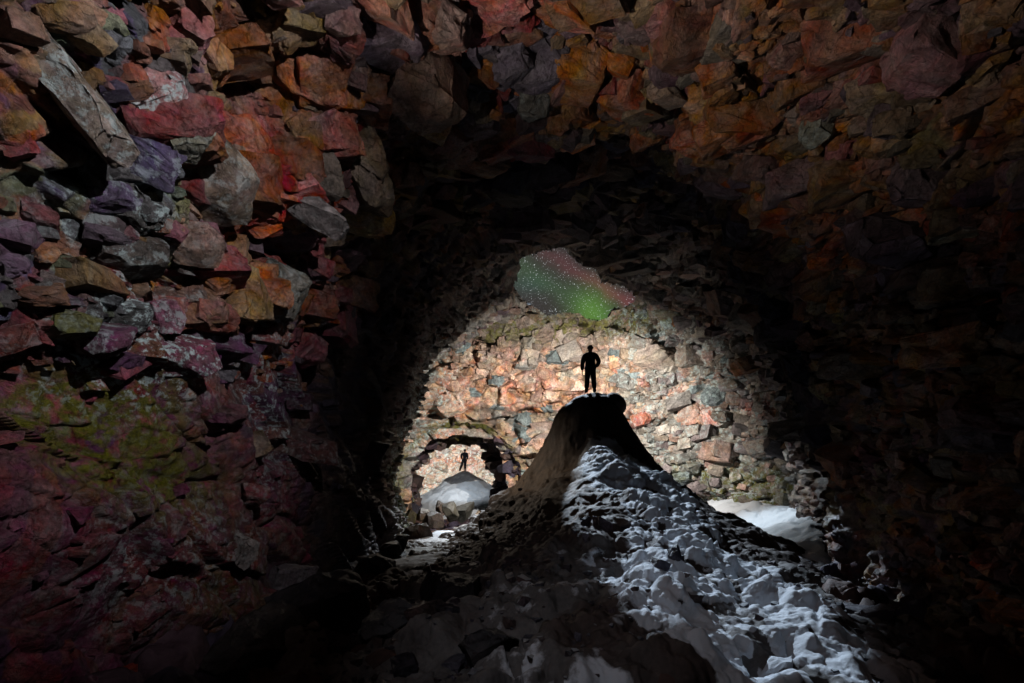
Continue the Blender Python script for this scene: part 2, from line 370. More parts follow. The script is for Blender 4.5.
def near_tunnel():
    ys = []
    y = -9.0
    while y < 32.5:
        ys.append(y)
        if y < -1: y += .3
        elif y < 2.5: y += .09
        elif y < 20: y += max(.00085 * y * y, .012)
        else: y += .085
    ys = np.array(ys)
    t = np.concatenate([np.linspace(-1, 0, 200, endpoint=False), np.linspace(0, 1, 900) ** 1.0, 1 + np.linspace(0.02, 1, 60)])
    T, Y = np.meshgrid(t, ys)
    c, a, zc = tube_c(Y), tube_a(Y), tube_z(Y)
    th = np.clip(T, 0, 1) * math.pi
    X = c - a * np.cos(th); Z = zc * np.sin(th) ** .92
    low = np.where(T < 0, T, np.where(T > 1, 1 - T, 0.0))
    Z = Z + low * 3.8
    X = X + np.where(T < 0, -low * 0.25, np.where(T > 1, low * .25, 0))
    P = np.stack([X, Y, Z], -1)
    nrm = grid_normals(P)
    if (nrm[:, 0, 0].mean() < 0): nrm = -nrm        # inward
    base = P.reshape(-1, 3); n = nrm.reshape(-1, 3)
    px, py = px_of(base)
    far = sstep(base[:, 1], 15, 21)
    # large broad swells, then three sizes of broken blocks
    sw = (fbm(base, 5.0, 3, 3) - .5) * 1.5
    low_left = sstep(py, 265, 400) * sstep(-base[:, 0], 2.0, 3.5) * (1 - far)
    h1, H1 = blocks(base, (1.15, 1.25, .85), 11, facet=.34, level=.42, crack=.26, cw=.08)
    R = np.array([[1, 0, 0], [0, .82, -.57], [0, .57, .82]])       # tilted strata low on the left wall
    hL, HL = blocks(base @ R.T, (1.7, 2.3, .75), 31, facet=.30, level=.15, crack=.16, cw=.075)
    h2, H2 = blocks(base, (.42, .45, .30), 12, facet=.30, level=.42, crack=.26, cw=.10)
    h3, H3 = blocks(base, (.13, .15, .10), 13, facet=.3, level=.35, crack=.2, cw=.14)
    rough = sstep(fbm(base, 1.6, 3, 60), .44, .60)                  # where the rock breaks small
    rubble = np.clip(rough + sstep(px, 520, 640) * .7 * (1 - far), 0, 1)
    d = sw + (h1 * .62 * (1 - low_left) + hL * .8 * low_left) * (1 - .35 * rubble) \
        + h2 * (.28 + .62 * rubble) * (1 - .55 * low_left) + h3 * (.18 + .5 * rubble) * (1 - .6 * low_left)
    d = d * np.where(base[:, 1] < 2, .35, 1) + (fbm(base, .35, 4, 77) - .5) * .07
    for hx, hy, rx_, ry_, dp in ((255, 88, 34, 34, .9), (214, 132, 26, 12, .5), (235, 250, 60, 12, .3), (310, 60, 12, 40, .5), (600, 85, 14, 24, .5), (490, 110, 30, 10, .35), (700, 60, 22, 10, .4), (860, 65, 40, 12, .5), (60, 160, 40, 10, .4), (790, 175, 30, 10, .3), (330, 115, 10, 20, .3)):
        d = d - dp * blob(px, py, hx, hy, rx_, ry_) * (base[:, 1] < 14) * (base[:, 1] > 2)
    # lintel that hides the dark part of the roof
    d = d + far * h1 * .25
    Pd = base + n * d[:, None]
    # colours
    def rz(H, k): return (fbm(base, 1.5, 3, k) * 2.6 + .45 * _r(H, k)) % 1.0
    col = pick('brown', rz(H1, 70))
    left = sstep(-px, -210, -120); colL = pick('left', rz(H1, 71)) * .5 + pick('left', rz(H2, 88)) * .5
    col = np.where((_r(H1, 72) < left)[:, None], colL, col)
    wr = np.clip(blob(px, py, 270, 150, 110, 110) * 1.3, 0, 1)
    col = np.where((_r(H1, 73) < wr)[:, None], pick('red', rz(H2, 74)), col)
    wm = sstep(py, 280, 350) * (1 - sstep(px, 380, 460))
    col = np.where((_r(H1, 75) < wm * .97)[:, None], pick('maroon', rz(HL, 76)), col)
    wo = sstep(px, 520, 660)
    col = np.where((_r(H1, 77) < wo)[:, None], pick('ochre', rz(H2, 78)), col)
    col = mixc(col, pick('ochre', _r(H2, 79)), .35 * rubble * (1 - left) * (1 - wm))
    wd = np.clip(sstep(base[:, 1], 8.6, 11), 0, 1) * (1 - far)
    col = mixc(col, pick('dull', _r(H2, 80)), wd)  # unlit stretch of the tunnel under the arch painted darker
    wg = far
    col = mixc(col, pick('grey', _r(H2, 81)) * .8, wg)
    col = col * (.75 + .5 * _r(H3, 82))[:, None] * (1.0 - .45 * sstep(-h2, .03, .12))[:, None] ** 0
    # rusty and mustard patches
    rust = sstep(fbm(base, .7, 4, 91), .56, .64) * (1 - left * .6) * (1 - wm) * (1 - far)
    col = mixc(col, np.tile(np.array([.36, .12, .02], np.float32), (len(col), 1)), rust * .5)
    must = sstep(fbm(base, .55, 4, 92), .58, .64) * (1 - far) * (1 - wm * .8)
    col = mixc(col, np.tile(np.array([.30, .23, .05], np.float32), (len(col), 1)), must * .4)
    moss = np.clip(blob(px, py, 75, 420, 80, 65) * 1.6 + blob(px, py, 150, 490, 70, 40) * .8 + blob(px, py, 215, 600, 90, 60) * .5 + far * blob(px, py, 395, 500, 40, 70) * 1.2, 0, 1)
    lich = np.clip(blob(px, py, 80, 200, 70, 70) * .8 + blob(px, py, 100, 335, 80, 60) * 1.5 + blob(px, py, 260, 400, 25, 80) * .9 + blob(px, py, 140, 560, 120, 70) * .5 + far * blob(px, py, 410, 420, 45, 110), 0, 1)
    mask = np.stack([moss, lich, np.zeros_like(moss)], 1)
    # the skylight
    n_, m_ = P.shape[:2]
    PPx, PPy = px_of(Pd.reshape(n_, m_, 3))
    cx = (PPx[:-1, :-1] + PPx[1:, 1:]) / 2; cy = (PPy[:-1, :-1] + PPy[1:, 1:]) / 2
    yy_ = Y[:-1, :-1]; zz_ = Pd.reshape(n_, m_, 3)[:-1, :-1, 2]
    hole = in_poly(cx, cy, HOLE) & (yy_ > 15) & (zz_ > 5)
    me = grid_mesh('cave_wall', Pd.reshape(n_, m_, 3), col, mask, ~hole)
    # rim of the skylight: thickness of the roof, flaring outwards and upwards
    bm = bmesh.new(); bm.from_mesh(me)
    bm.verts.ensure_lookup_table()
    hv = np.zeros((n_, m_), bool); hv[:-1, :-1] |= hole; hv[1:, :-1] |= hole; hv[:-1, 1:] |= hole; hv[1:, 1:] |= hole
    hv = hv.reshape(-1)
    edges = [e for e in bm.edges if e.is_boundary and hv[e.verts[0].index] and hv[e.verts[1].index]]
    cen = Vector((0, 0, 0)); k = 0
    for e in edges: cen += e.verts[0].co; k += 1
    cen /= max(k, 1)
    for stp in ((.45, .10), (.6, .16), (.8, .35), (.4, .8)):
        r = bmesh.ops.extrude_edge_only(bm, edges=edges)
        vs = [g for g in r['geom'] if isinstance(g, bmesh.types.BMVert)]
        edges = [g for g in r['geom'] if isinstance(g, bmesh.types.BMEdge)]
        for v_ in vs:
            o_ = (v_.co - cen); o_.z = 0; o_.normalize()
            v_.co.z = .35 * v_.co.z + .65 * cen.z
            v_.co += o_ * stp[0] * 1.6 + Vector((0, 0, stp[1] + stp[0] * .12)) + Vector((random.uniform(-.04, .04), random.uniform(-.04, .04), random.uniform(-.04, .04)))
    for v_ in bm.verts[:]:
        if v_.is_valid and not v_.link_faces: bm.verts.remove(v_)
    mk = bm.verts.layers.float_color['mask']
    for e in edges:
        pass
    bm.to_mesh(me); bm.free()
    o = link('cave_wall', me, ROCK, kind='structure')
    global WALL; WALL = Pd[(base[:, 1] > 2) & (base[:, 1] < 20)]
    # broken blocks; sites weighted so that they are spread evenly over the face as seen from inside
    P3 = Pd.reshape(n_, m_, 3)
    ar = np.linalg.norm(np.cross(np.gradient(P3, axis=0), np.gradient(P3, axis=1)), axis=2).reshape(-1)
    y_ = base[:, 1]; dist = np.linalg.norm(base, axis=1)
    inh = np.zeros((n_, m_), bool); inh[:-1, :-1] = hole; inh = inh.reshape(-1)
    nearhole = in_poly(px, py, [(575 + (a - 575) * 1.2, 285 + (b - 285) * 1.3) for a, b in HOLE]) & (y_ > 14)
    ok = (y_ > 2.6) & (base[:, 2] > -2.3) & ~inh & ~nearhole & (px > -120) & (px < 1150) & (py > -140)
    slab = low_left
    for nm, cnt, smin, smax, sub, sd, slabk in (('big', 620, .26, .56, 3, 1, .985), ('mid', 3600, .12, .28, 2, 2, .95), ('small', 9000, .045, .12, 0, 3, .90)):
        wgt = ar / np.clip(dist, 3, 24) ** 1.7 * ok * (1 - slabk * slab) * (1 + .6 * (px > 500))
        if sd < 3: wgt = wgt * ~(in_poly(px, py, [(575 + (a - 575) * (1.45 if sd == 1 else 1.25), 285 + (b - 285) * (1.8 if sd == 1 else 1.45)) for a, b in HOLE]) & (y_ > 14))
        if sd == 1: wgt = wgt * (y_ > 3.9)
        if sd < 3: wgt = wgt * ~((y_ > 12) & (px < 500)) * ~((y_ > 8) & (px > 720) & (py > 470))
        if sd == 1: wgt = wgt * (1 - .8 * sstep(px, 500, 620))
        wgt = wgt * (.25 + 1.6 * sstep(fbm(base, 1.3, 2, 200 + sd), .40, .60))
        i, rg = pick_sites(Pd, n, cnt, 40 + sd, wgt)
        sz = smin + (smax - smin) * rg.random(cnt) ** 1.6
        sz = sz * np.interp(y_[i], [3, 4.5, 6.5, 9, 18, 25], [.42, .6, .85, 1.0, 1.5, 1.7])
        tn = col[i] * rg.uniform(.7, 1.35, (cnt, 1))
        alt = np.array(PAL['ochre'] + PAL['brown'])[rg.integers(0, 13, cnt)]
        tn = np.where((rg.random(cnt) < .15 * (px[i] > 200) * (wd[i] < .3))[:, None], alt * .9, tn)
        scatter_blocks('cave_rocks', Pd[i], n[i], sz, tn, mask[i] * rg.choice((0, .5, 1), (cnt, 1)), 50 + sd, sub, ROCK, tilt=(.25, 0, 0), parent=o)
    return o
random.seed(5)
near_tunnel()

# ------------------------------------------------------------------ back wall of the first chamber
def back_wall():
    cp = np.array([(-11, 25.5), (-8, 28.2), (-5, 29.6), (-1, 30.4), (3, 30.6), (6.5, 29.5), (9.5, 27.3), (12, 24.4), (13.6, 20.5), (14.0, 17)])
    s = np.linspace(0, len(cp) - 1, 560)
    X0 = np.interp(s, np.arange(len(cp)), cp[:, 0]); Y0 = np.interp(s, np.arange(len(cp)), cp[:, 1])
    ker = np.ones(41) / 41; pad = 20
    X0 = np.convolve(np.pad(X0, pad, 'edge'), ker, 'valid'); Y0 = np.convolve(np.pad(Y0, pad, 'edge'), ker, 'valid')
    z = np.linspace(-3.6, 10.5, 300)
    Xg, Zg = np.meshgrid(X0, z, indexing='ij'); Yg, _ = np.meshgrid(Y0, z, indexing='ij')
    lean = np.clip(Zg, 0, None) ** 2 * .024
    # lean towards the chamber centre
    dx, dy = 3.5 - Xg, 20 - Yg; L = np.hypot(dx, dy)
    P = np.stack([Xg + dx / L * lean, Yg + dy / L * lean, Zg], -1)
    nrm = grid_normals(P)
    if nrm[280, 150, 1] > 0: nrm = -nrm
    base = P.reshape(-1, 3); n = nrm.reshape(-1, 3)
    px, py = px_of(base)
    sw = (fbm(base, 4.0, 3, 103) - .5) * 1.3
    h1, H1 = blocks(base, (1.7, 1.7, 1.25), 111, facet=.42, level=.5, crack=.25, cw=.07)
    h2, H2 = blocks(base, (.62, .62, .42), 112, facet=.32, level=.4, crack=.25, cw=.10)
    h3, H3 = blocks(base, (.25, .25, .17), 113, facet=.45, level=.35, crack=.2, cw=.16)
    d = sw * 1.3 + h1 * .8 + h2 * .45 + h3 * .3
    d -= 1.1 * sstep(fbm(base * np.array([.7, .7, 1.6]), 1.8, 3, 15), .57, .66) * (1 - sstep(base[:, 0], 4, 6))
    # hollow band under the big blocks, above the low passage
    d -= .9 * np.exp(-((base[:, 2] - 3.9) / .35) ** 2) * sstep(-base[:, 0], -2.5, 0) * (.3 + fbm(base, 1.5, 2, 7))
    # shoulder of rock around the passage mouth
    ee = np.sqrt(((base[:, 0] + 3.0) / 3.3) ** 2 + (np.clip(base[:, 2], 0, None) / 3.2) ** 2)
    d += .25 * np.exp(-((ee - 1.12) / .2) ** 2) * fbm(base, 1.1, 2, 8)
    Pd = base + n * d[:, None]
    rw_ = (fbm(base, 2.4, 3, 19) * 3 + .35 * _r(H1, 70)) % 1.0
    col = pick('warm', rw_) * .6 + pick('warm', _r(H2, 71)) * .4
    wg = np.clip(sstep(px, 600, 680) * .95 + sstep(py, 400, 440) * .5, 0, 1)
    g = pick('grey', _r(H2, 72))
    col = np.where((_r(H1, 73) < wg)[:, None], g, col)
    redb = np.exp(-((base[:, 2] - 3.6 + base[:, 0] * .02) / .45) ** 2) * sstep(fbm(base, 1.2, 3, 9), .45, .58) * sstep(base[:, 0], 4, 7)
    col = mixc(col, np.tile(np.array([.45, .13, .06], np.float32), (len(col), 1)), redb * .9)
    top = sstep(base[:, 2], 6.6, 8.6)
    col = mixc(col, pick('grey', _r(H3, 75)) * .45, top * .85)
    blue = (_r(H2, 76) > .965)
    col = np.where(blue[:, None], np.array([.20, .25, .26], np.float32), col)
    col = col * (.7 + .6 * _r(H3, 82))[:, None]
    moss = np.clip(sstep(-base[:, 2], -1.6, .2) * sstep(base[:, 0], 3, 7) * .9 + np.exp(-((base[:, 2] - 8.7) / .7) ** 2) * .8 + np.exp(-((ee - 1.05) / .08) ** 2) * .7, 0, 1)
    lich = np.clip(sstep(base[:, 0], 4.5, 7) * .55 + blob(px, py, 500, 290, 60, 25) + blob(px, py, 430, 400, 30, 80), 0, 1)
    snow = sstep(-base[:, 2], .2, 1.2) * sstep(base[:, 0], 6, 8) * .8
    ctr = (Pd.reshape(P.shape)[:-1, :-1] + Pd.reshape(P.shape)[1:, 1:]) / 2
    nz = (fbm(ctr.reshape(-1, 3), 1.6, 3, 5).reshape(ctr.shape[:2]) - .42) * .5
    e2 = np.sqrt(((ctr[..., 0] + 3.0) / 3.0) ** 2 + (np.clip(ctr[..., 2] + .1, 0, None) / 2.95) ** 2) + nz
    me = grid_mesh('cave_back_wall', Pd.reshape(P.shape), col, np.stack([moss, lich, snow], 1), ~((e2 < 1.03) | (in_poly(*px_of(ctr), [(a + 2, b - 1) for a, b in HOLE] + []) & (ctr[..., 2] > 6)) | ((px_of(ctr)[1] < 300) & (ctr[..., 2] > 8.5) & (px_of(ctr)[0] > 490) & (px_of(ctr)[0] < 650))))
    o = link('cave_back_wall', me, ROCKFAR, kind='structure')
    pd1, pd2 = px_of(Pd)
    ok = (base[:, 2] > -2.4) & ~in_poly(pd1, pd2, [(575 + (a - 575) * 1.12, 288 + (b - 288) * 1.2) for a, b in HOLE]) & (ee > 1.12) & (py > 240) & (px > 390) & (px < 830)
    for cnt, smin, smax, sub, sd in ((150, .40, .85, 3, 1), (900, .16, .42, 2, 2), (2600, .06, .17, 0, 3)):
        wgt = ok * (.12 + 1.6 * sstep(fbm(base, 2.2, 2, 300 + sd), .44, .58))
        i, rg = pick_sites(Pd, n, cnt, 60 + sd, wgt)
        sz = smin + (smax - smin) * rg.random(cnt) ** 1.5
        tn = col[i] * rg.uniform(.75, 1.3, (cnt, 1))
        m3 = np.stack([moss[i], lich[i], snow[i]], 1) * rg.choice((0, .5, 1), (cnt, 1))
        scatter_blocks('cave_rocks', Pd[i], n[i], sz, tn, m3, 80 + sd, sub, ROCKFAR, aniso=(1.15, 1.0, .8), sink=.42, parent=o)
back_wall()

# ------------------------------------------------------------------ low passage and second chamber
def far_tunnel():
    y = np.concatenate([np.linspace(30.1, 36, 90, endpoint=False), np.linspace(36, 49, 120, endpoint=False), 49 + 3.4 * np.sin(np.linspace(0, math.pi / 2, 90))])
    k = np.concatenate([np.ones(210), np.cos(np.linspace(0, math.pi / 2, 90))])
    t = np.linspace(-1, 2, 480)
    T, Y = np.meshgrid(t, y); K = np.repeat(k[:, None], len(t), 1)
    c = np.interp(Y, [29, 31, 35, 40, 46], [-3.0, -3.2, -3.95, -4.0, -4.1]); a = np.interp(Y, [29, 31, 34, 36, 40, 46], [4.2, 3.2, 3.0, 3.5, 5.6, 6.1]) * np.maximum(K, .02)
    zc = np.interp(Y, [29, 31, 34, 36, 40, 46], [4.2, 3.0, 2.8, 3.3, 5.2, 5.8]) * np.maximum(K, .02)
    th = np.clip(T, 0, 1) * math.pi
    low = np.where(T < 0, T, np.where(T > 1, 1 - T, 0.0))
    P = np.stack([c - a * np.cos(th), Y, zc * np.sin(th) + low * 3.6], -1)
    nrm = grid_normals(P)
    if nrm[:, 100, 0].mean() < 0: nrm = -nrm
    base = P.reshape(-1, 3); n = nrm.reshape(-1, 3)
    h1, H1 = blocks(base, (1.1, 1.1, .7), 211, facet=.45, level=.34, crack=.2, cw=.1)
    h2, H2 = blocks(base, (.45, .45, .28), 212, facet=.5, level=.4, crack=.25, cw=.13)
    d = (fbm(base, 3, 3, 4) - .5) * .9 + h1 * .45 + h2 * .45
    Pd = base + n * d[:, None]
    col = pick('warm', _r(H2, 70)) * .5 + pick('grey', _r(H1, 71)) * .6
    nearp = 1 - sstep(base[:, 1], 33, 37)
    col = mixc(col, pick('dull', _r(H2, 79)) * 1.1, nearp)  # shade inside the passage mouth painted into the rock colour
    red = np.exp(-((base[:, 2] - 1.9) / .5) ** 2) * (1 - nearp)
    col = mixc(col, np.tile(np.array([.5, .2, .1], np.float32), (len(col), 1)), red * .6)
    moss = sstep(base[:, 2], 2.4, 3.0) * nearp * .8
    lich = (1 - nearp) * .8
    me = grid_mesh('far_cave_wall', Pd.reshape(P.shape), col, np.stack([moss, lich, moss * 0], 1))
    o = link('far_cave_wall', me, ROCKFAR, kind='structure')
    ok = (base[:, 2] > -2.4) & (base[:, 1] > 30.5)
    for cnt, smin, smax, sub, sd in ((260, .35, .75, 0, 1), (1300, .16, .36, 0, 2)):
        i, rg = pick_sites(Pd, n, cnt, 360 + sd, ok * (.3 + 1.3 * sstep(fbm(base, 2.0, 2, 370 + sd), .42, .58)))
        sz = smin + (smax - smin) * rg.random(cnt) ** 1.5
        scatter_blocks('cave_rocks', Pd[i], n[i], sz, col[i] * rg.uniform(.6, 1.3, (cnt, 1)), np.stack([moss[i], lich[i] * .8, moss[i] * 0], 1), 380 + sd, sub, ROCKFAR, aniso=(1.3, 1.0, .6), parent=o)
far_tunnel()

# ------------------------------------------------------------------ ground
def floor_z(x, y):
    z = np.interp(y, [-9, 6, 14, 20, 28, 32, 38, 53], [-1.9, -1.9, -1.95, -2.15, -2.6, -2.7, -2.3, -1.9])
    bank = sstep(x - np.interp(y, [6, 12, 20, 28], [4.5, 5.6, 8.8, 8]), 0, 3.2) * sstep(y, 9, 13)
    return z + bank * np.interp(y, [9, 12, 20, 26, 30], [.1, .35, .9, 1.7, 2.2])
def cave_floor():
    y = np.concatenate([np.linspace(-9, 3, 60, endpoint=False), np.geomspace(3, 53, 620)])
    t = np.linspace(-1, 1, 420)
    T, Y = np.meshgrid(t, y)
    X = 2.2 + T * (6.5 + np.clip(Y, 0, 30) * .45)
    Z = floor_z(X, Y)
    base = np.stack([X, Y, Z], -1).reshape(-1, 3)
    b0 = base.copy(); b0[:, 2] = 0
    x, yv = base[:, 0], base[:, 1]
    right = sstep(x, 6, 7.5) * sstep(yv, 9, 11)
    lane = np.exp(-((x - np.interp(yv, [10, 14, 20, 24, 30], [-2.6, -2.8, -2.9, -2.4, -1.6])) / 1.2) ** 2) * sstep(yv, 9.5, 13)
    fars = sstep(yv, 33, 35)
    h1, H1 = blocks(b0, (.9, .9, .9), 301, facet=.5, level=.5, crack=.35, cw=.16)
    h2, H2 = blocks(b0, (.34, .34, .34), 302, facet=.5, level=.5, crack=.3, cw=.18)
    calm = np.clip(right + lane + fars, 0, 1)
    base[:, 2] += (h1 * .6 + h2 * .6) * (1 - .88 * np.clip(calm - .45 * right * sstep(fbm(b0, 1.3, 3, 14), .45, .6), 0, 1)) + (fbm(b0, 1.6, 6, 8) - .5) * (.35 + .55 * right)
    col = pick('dull', _r(H1, 70)) * 1.3
    col = mixc(col, pick('brown', _r(H2, 70)), sstep(yv, 18, 22) * (yv < 24))
    ice = np.exp(-((yv - 14) / 2.6) ** 2) * lane
    col = mixc(col, np.tile(np.array([.26, .30, .31], np.float32), (len(col), 1)), ice)
    snow = np.clip(right * 1.1 + lane * 1.0 * sstep(yv, 15.5, 18) + fars * 1.0 + blob(x, yv, -1.6, 7.0, .5, .5) * .6, 0, 1)
    me = grid_mesh('cave_floor', base.reshape(P_ := (len(y), len(t), 3)), col, np.stack([snow, snow * 0, snow * 0], 1))
    link('cave_floor', me, SNOW, kind='structure')
cave_floor()

# ------------------------------------------------------------------ the big mound
AX, AY, AZ = 2.96, 19.0, 3.27
def mound_prof(r, side):
    L = np.interp(r, [0, .45, .75, 1.14, 1.35, 1.7, 2.3, 2.85, 4.2, 5.0, 5.7, 8], [0, .09, .27, .66, 1.0, 1.8, 2.85, 3.6, 4.7, 5.45, 6.3, 8])
    R = np.interp(r, [0, .5, .85, 1.1, 1.3, 1.45, 1.68, 1.95, 2.6, 3.7, 5.5, 7.5], [0, .03, .24, .58, .95, 1.25, 1.6, 2.1, 3.05, 4.05, 5.2, 6.5])
    return L * (1 - side) + R * side
def mound():
    y = np.concatenate([np.geomspace(4.0, 17, 560, endpoint=False), np.linspace(17, 27, 160)])
    n_ = 620
    T, Y = np.meshgrid(np.linspace(0, 1, n_), y)
    xl = np.interp(Y, [4, 8, 14, 19, 27], [-2.6, -3.4, -4.2, -4.6, -4.6]); xr = np.interp(Y, [4, 10, 19, 27], [5.2, 8.0, 10.5, 10.5])
    X = xl + (xr - xl) * T
    dx, dy = X - AX, Y - AY
    ky = np.where(dy < 0, np.interp(-dy, [0, 1, 3.5, 6, 14], [1.0, 1.0, .72, .6, .54]), 1.0)
    cx = np.interp(Y, [4, 8, 13, 19], [1.5, 1.2, .5, 0.0]) * 0
    r = np.sqrt((dx - cx) ** 2 + (dy * ky) ** 2) + 1e-6
    side = sstep(dx / r, -.35, .5)
    Z = AZ - mound_prof(r, side)
    # low ridge of rubble and snow that runs on to the camera
    rx = np.interp(Y, [4, 8, 14, 19], [1.2, 1.75, 2.4, 2.96]); rw = np.interp(Y, [4, 10, 14, 19], [2.6, 3.4, 3.6, 3.5])
    rh = np.interp(Y, [3, 5, 7, 10, 14, 17, 19, 23], [.25, .45, .8, 1.5, 2.45, 2.6, 1.2, 0])
    rw = np.where(X < rx, rw * np.interp(Y, [7, 12], [.95, .72]), rw)
    ridge = floor_z(X, Y) * (X < 4.5) + -2.0 * (X >= 4.5) - .25 + rh * np.exp(-np.abs((X - rx) / rw) ** 2.2 * 1.1) + .6 * np.exp(-((X - 2.95) / .8) ** 2 - ((Y - 15.6) / 1.3) ** 2)
    k_ = .35; Z = k_ * np.logaddexp(Z / k_, ridge / k_)
    edge = np.minimum(sstep(T, 0, .06), sstep(1 - T, 0, .06)) * sstep(Y, 3.9, 4.5) * sstep(27 - Y, 0, .8)
    Z = np.where(edge < 1, Z * edge + (1 - edge) * -3.2, Z)
    base = np.stack([X, Y, Z], -1).reshape(-1, 3)
    x, yv, z = base.T
    rr = r.reshape(-1); dxx = dx.reshape(-1)
    # rounded snow humps below, smooth ice above
    top = 1 - sstep(rr, 1.6, 2.6)
    flank = sstep(-dxx, .2, 1.2) * sstep(z, -1.2, .0)
    lumpy = np.clip(1 - top - flank * .75, 0, 1)
    b1 = base * np.array([1, .75, 1])
    def humps(s, seed):
        F1, F2, H, V = voro(b1 / s, seed); return (np.sqrt(np.clip(1 - (F1 / .95) ** 2, 0, 1)) - .6) * s * (.4 + .9 * _r(H, 5)), H
    ha, Ha = humps(.95, 401); hb, Hb = humps(.42, 402); hc, Hc = humps(.18, 403)
    amp = np.interp(yv, [4, 8, 14, 19], [1.0, 1.0, .95, .8])
    hd, Hd = humps(.08, 404)
    gate = sstep(fbm(base, .8, 3, 46), .40, .56)
    ha = np.where(_r(Ha, 9) > .45, ha, ha * .2); hb = np.where(_r(Hb, 9) > .4, hb, hb * .1)
    d = (ha * .55 + hb * .85 * (.35 + .65 * gate) + hc * .9 * (.15 + .85 * gate) + hd * .12 + (fbm(base, .45, 5, 48) - .5) * .42) * lumpy * amp * (1 - .5 * sstep(dxx - np.interp(yv, [4, 10, 16], [-.6, .8, 1.2]), .3, 1.4))
    d += (fbm(base, .30, 3, 47) - .5) * .14 * lumpy
    d += (fbm(base, 1.2, 4, 41) - .5) * .55 * np.clip(lumpy + .25, 0, 1) * amp
    d += (fbm(base * np.array([2.2, 1, .5]), .7, 4, 44) - .5) * .22 * flank + (fbm(base, .8, 3, 45) - .5) * .12 * top
    Pn = grid_normals(base.reshape(X.shape + (3,)));
    if Pn[300, 300, 2] < 0: Pn = -Pn
    nn = Pn.reshape(-1, 3)
    e1 = edge.reshape(-1)
    Pd = base + nn * (d * e1)[:, None]
    # lump hanging on the right side of the summit
    Pd[:, 2] += (hb * .5 + hc * .5) * top * .45
    q = Pd - np.array([3.86, 18.75, 2.84]); R_ = np.sqrt((q ** 2).sum(1)) + 1e-6; ins = (R_ < .46)
    Pd = np.where(ins[:, None], np.array([3.86, 18.75, 2.84]) + q / R_[:, None] * .46, Pd)
    q = Pd - np.array([3.2, 18.6, 2.9]); L = np.sqrt((q ** 2 * np.array([1.2, 1, 1])).sum(1))
    wq = np.exp(-(L / .34) ** 2); Pd[:, 2] -= wq * .04
    # clean snow along the crest, dirty ice and dust elsewhere; dim right side darkened
    px, py = px_of(Pd)
    lx = np.interp(yv, [4, 6, 8, 10, 13, 16, 17], [2.0, 2.4, 2.85, 3.1, 3.2, 3.1, 3.1]); lw = np.interp(yv, [4, 7, 10, 13, 16, 17], [2.0, 1.7, 1.5, 1.35, 1.15, .7])
    lw = lw * np.where(x < lx, np.interp(yv, [9, 12], [.78, .95]), .92)
    lane = np.exp(-np.abs((x - lx) / lw) ** 5.0) * (1 - sstep(yv, 16.6, 17.4))
    pat = fbm(base, 1.1, 4, 55)
    low = sstep(-yv, -10.5, -7.5)
    snow = np.clip(lane * 1.05 + low * sstep(pat, .50, .60) * .42 * sstep(px, 400, 520) + sstep(dxx, 2, 4) * sstep(pat, .52, .62) * .12, 0, 1)
    snow = snow * (1 - .85 * sstep(x - lx, 1.15, 1.7) * sstep(yv, 4.5, 6))  # snow thinned right of the lane to paint weaker light there
    dl = ha * .6 + hb * 1.35 + hc * 1.25; q1, q2 = np.quantile(dl[lane > .3], [.12, .38])
    snow = snow * (.35 + .65 * sstep(dl, q1, q2))  # less clean snow in the low gaps between the humps
    # flat hollows on the snow hold dark dust
    snow = snow * (1 - .75 * sstep(.46 - pat, .0, .05) * (1 - lane * .6))
    big = fbm(base * np.array([1, .6, 1]), 1.9, 3, 58)
    snow = snow * (1 - .8 * sstep(.44 - big, 0, .04) * (1 - sstep(yv, 10, 12.5)))
    snow = np.maximum(snow, .9 * lane * sstep(yv, 11, 13))
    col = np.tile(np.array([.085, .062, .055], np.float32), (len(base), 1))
    tan = flank * (1 - sstep(-z, .9, 1.9)) 
    col = mixc(col, np.tile(np.array([.24, .165, .105], np.float32), (len(col), 1)), np.clip(tan - top * .6, 0, 1))  # summit tone lowered to offset the moonlight falling on it
    col = mixc(col, np.tile(np.array([.20, .20, .20], np.float32), (len(col), 1)), np.clip(low * .6 + sstep(dxx, 1.5, 3.5) * .08, 0, 1) * sstep(pat, .4, .6))
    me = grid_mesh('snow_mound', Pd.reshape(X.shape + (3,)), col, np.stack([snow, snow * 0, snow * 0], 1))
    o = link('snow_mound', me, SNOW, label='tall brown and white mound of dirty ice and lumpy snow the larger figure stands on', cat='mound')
    # snow capped rubble that breaks through
    wgt = (low * .8 + .35) * (1 - lane * .9) * lumpy * e1 * (z > -2.1) * (px > 300) * np.clip(1 - sstep(-yv, -6, -4.5) * .5, 0, 1) / np.clip(yv, 4, 20)
    for cnt, smin, smax, sub, sd in ((26, .12, .26, 3, 1), (160, .04, .10, 1, 2), (500, .02, .045, 0, 3)):
        i, rg = pick_sites(Pd, nn, cnt, 500 + sd, wgt * (.3 + 1.4 * sstep(fbm(base, .9, 2, 510 + sd), .4, .6)))
        sz = smin + (smax - smin) * rg.random(cnt) ** 1.7
        tn = np.array(PAL['dull'])[rg.integers(0, 3, cnt)] * rg.uniform(.9, 2.2, (cnt, 1))
        m3 = np.stack([np.zeros(cnt), np.zeros(cnt), np.clip(snow[i] * 1.5, 0, 1) * rg.uniform(.5, 1, cnt)], 1)
        r_ = scatter_blocks('rubble', Pd[i], np.tile((0, 0, 1.), (cnt, 1)), sz, tn, m3, 520 + sd, sub, ROCK, aniso=(1.0, 1.0, .95), sink=.35, parent=o)
        r_['kind'] = 'stuff'
    return Pd.reshape(X.shape + (3,))
MP = mound()

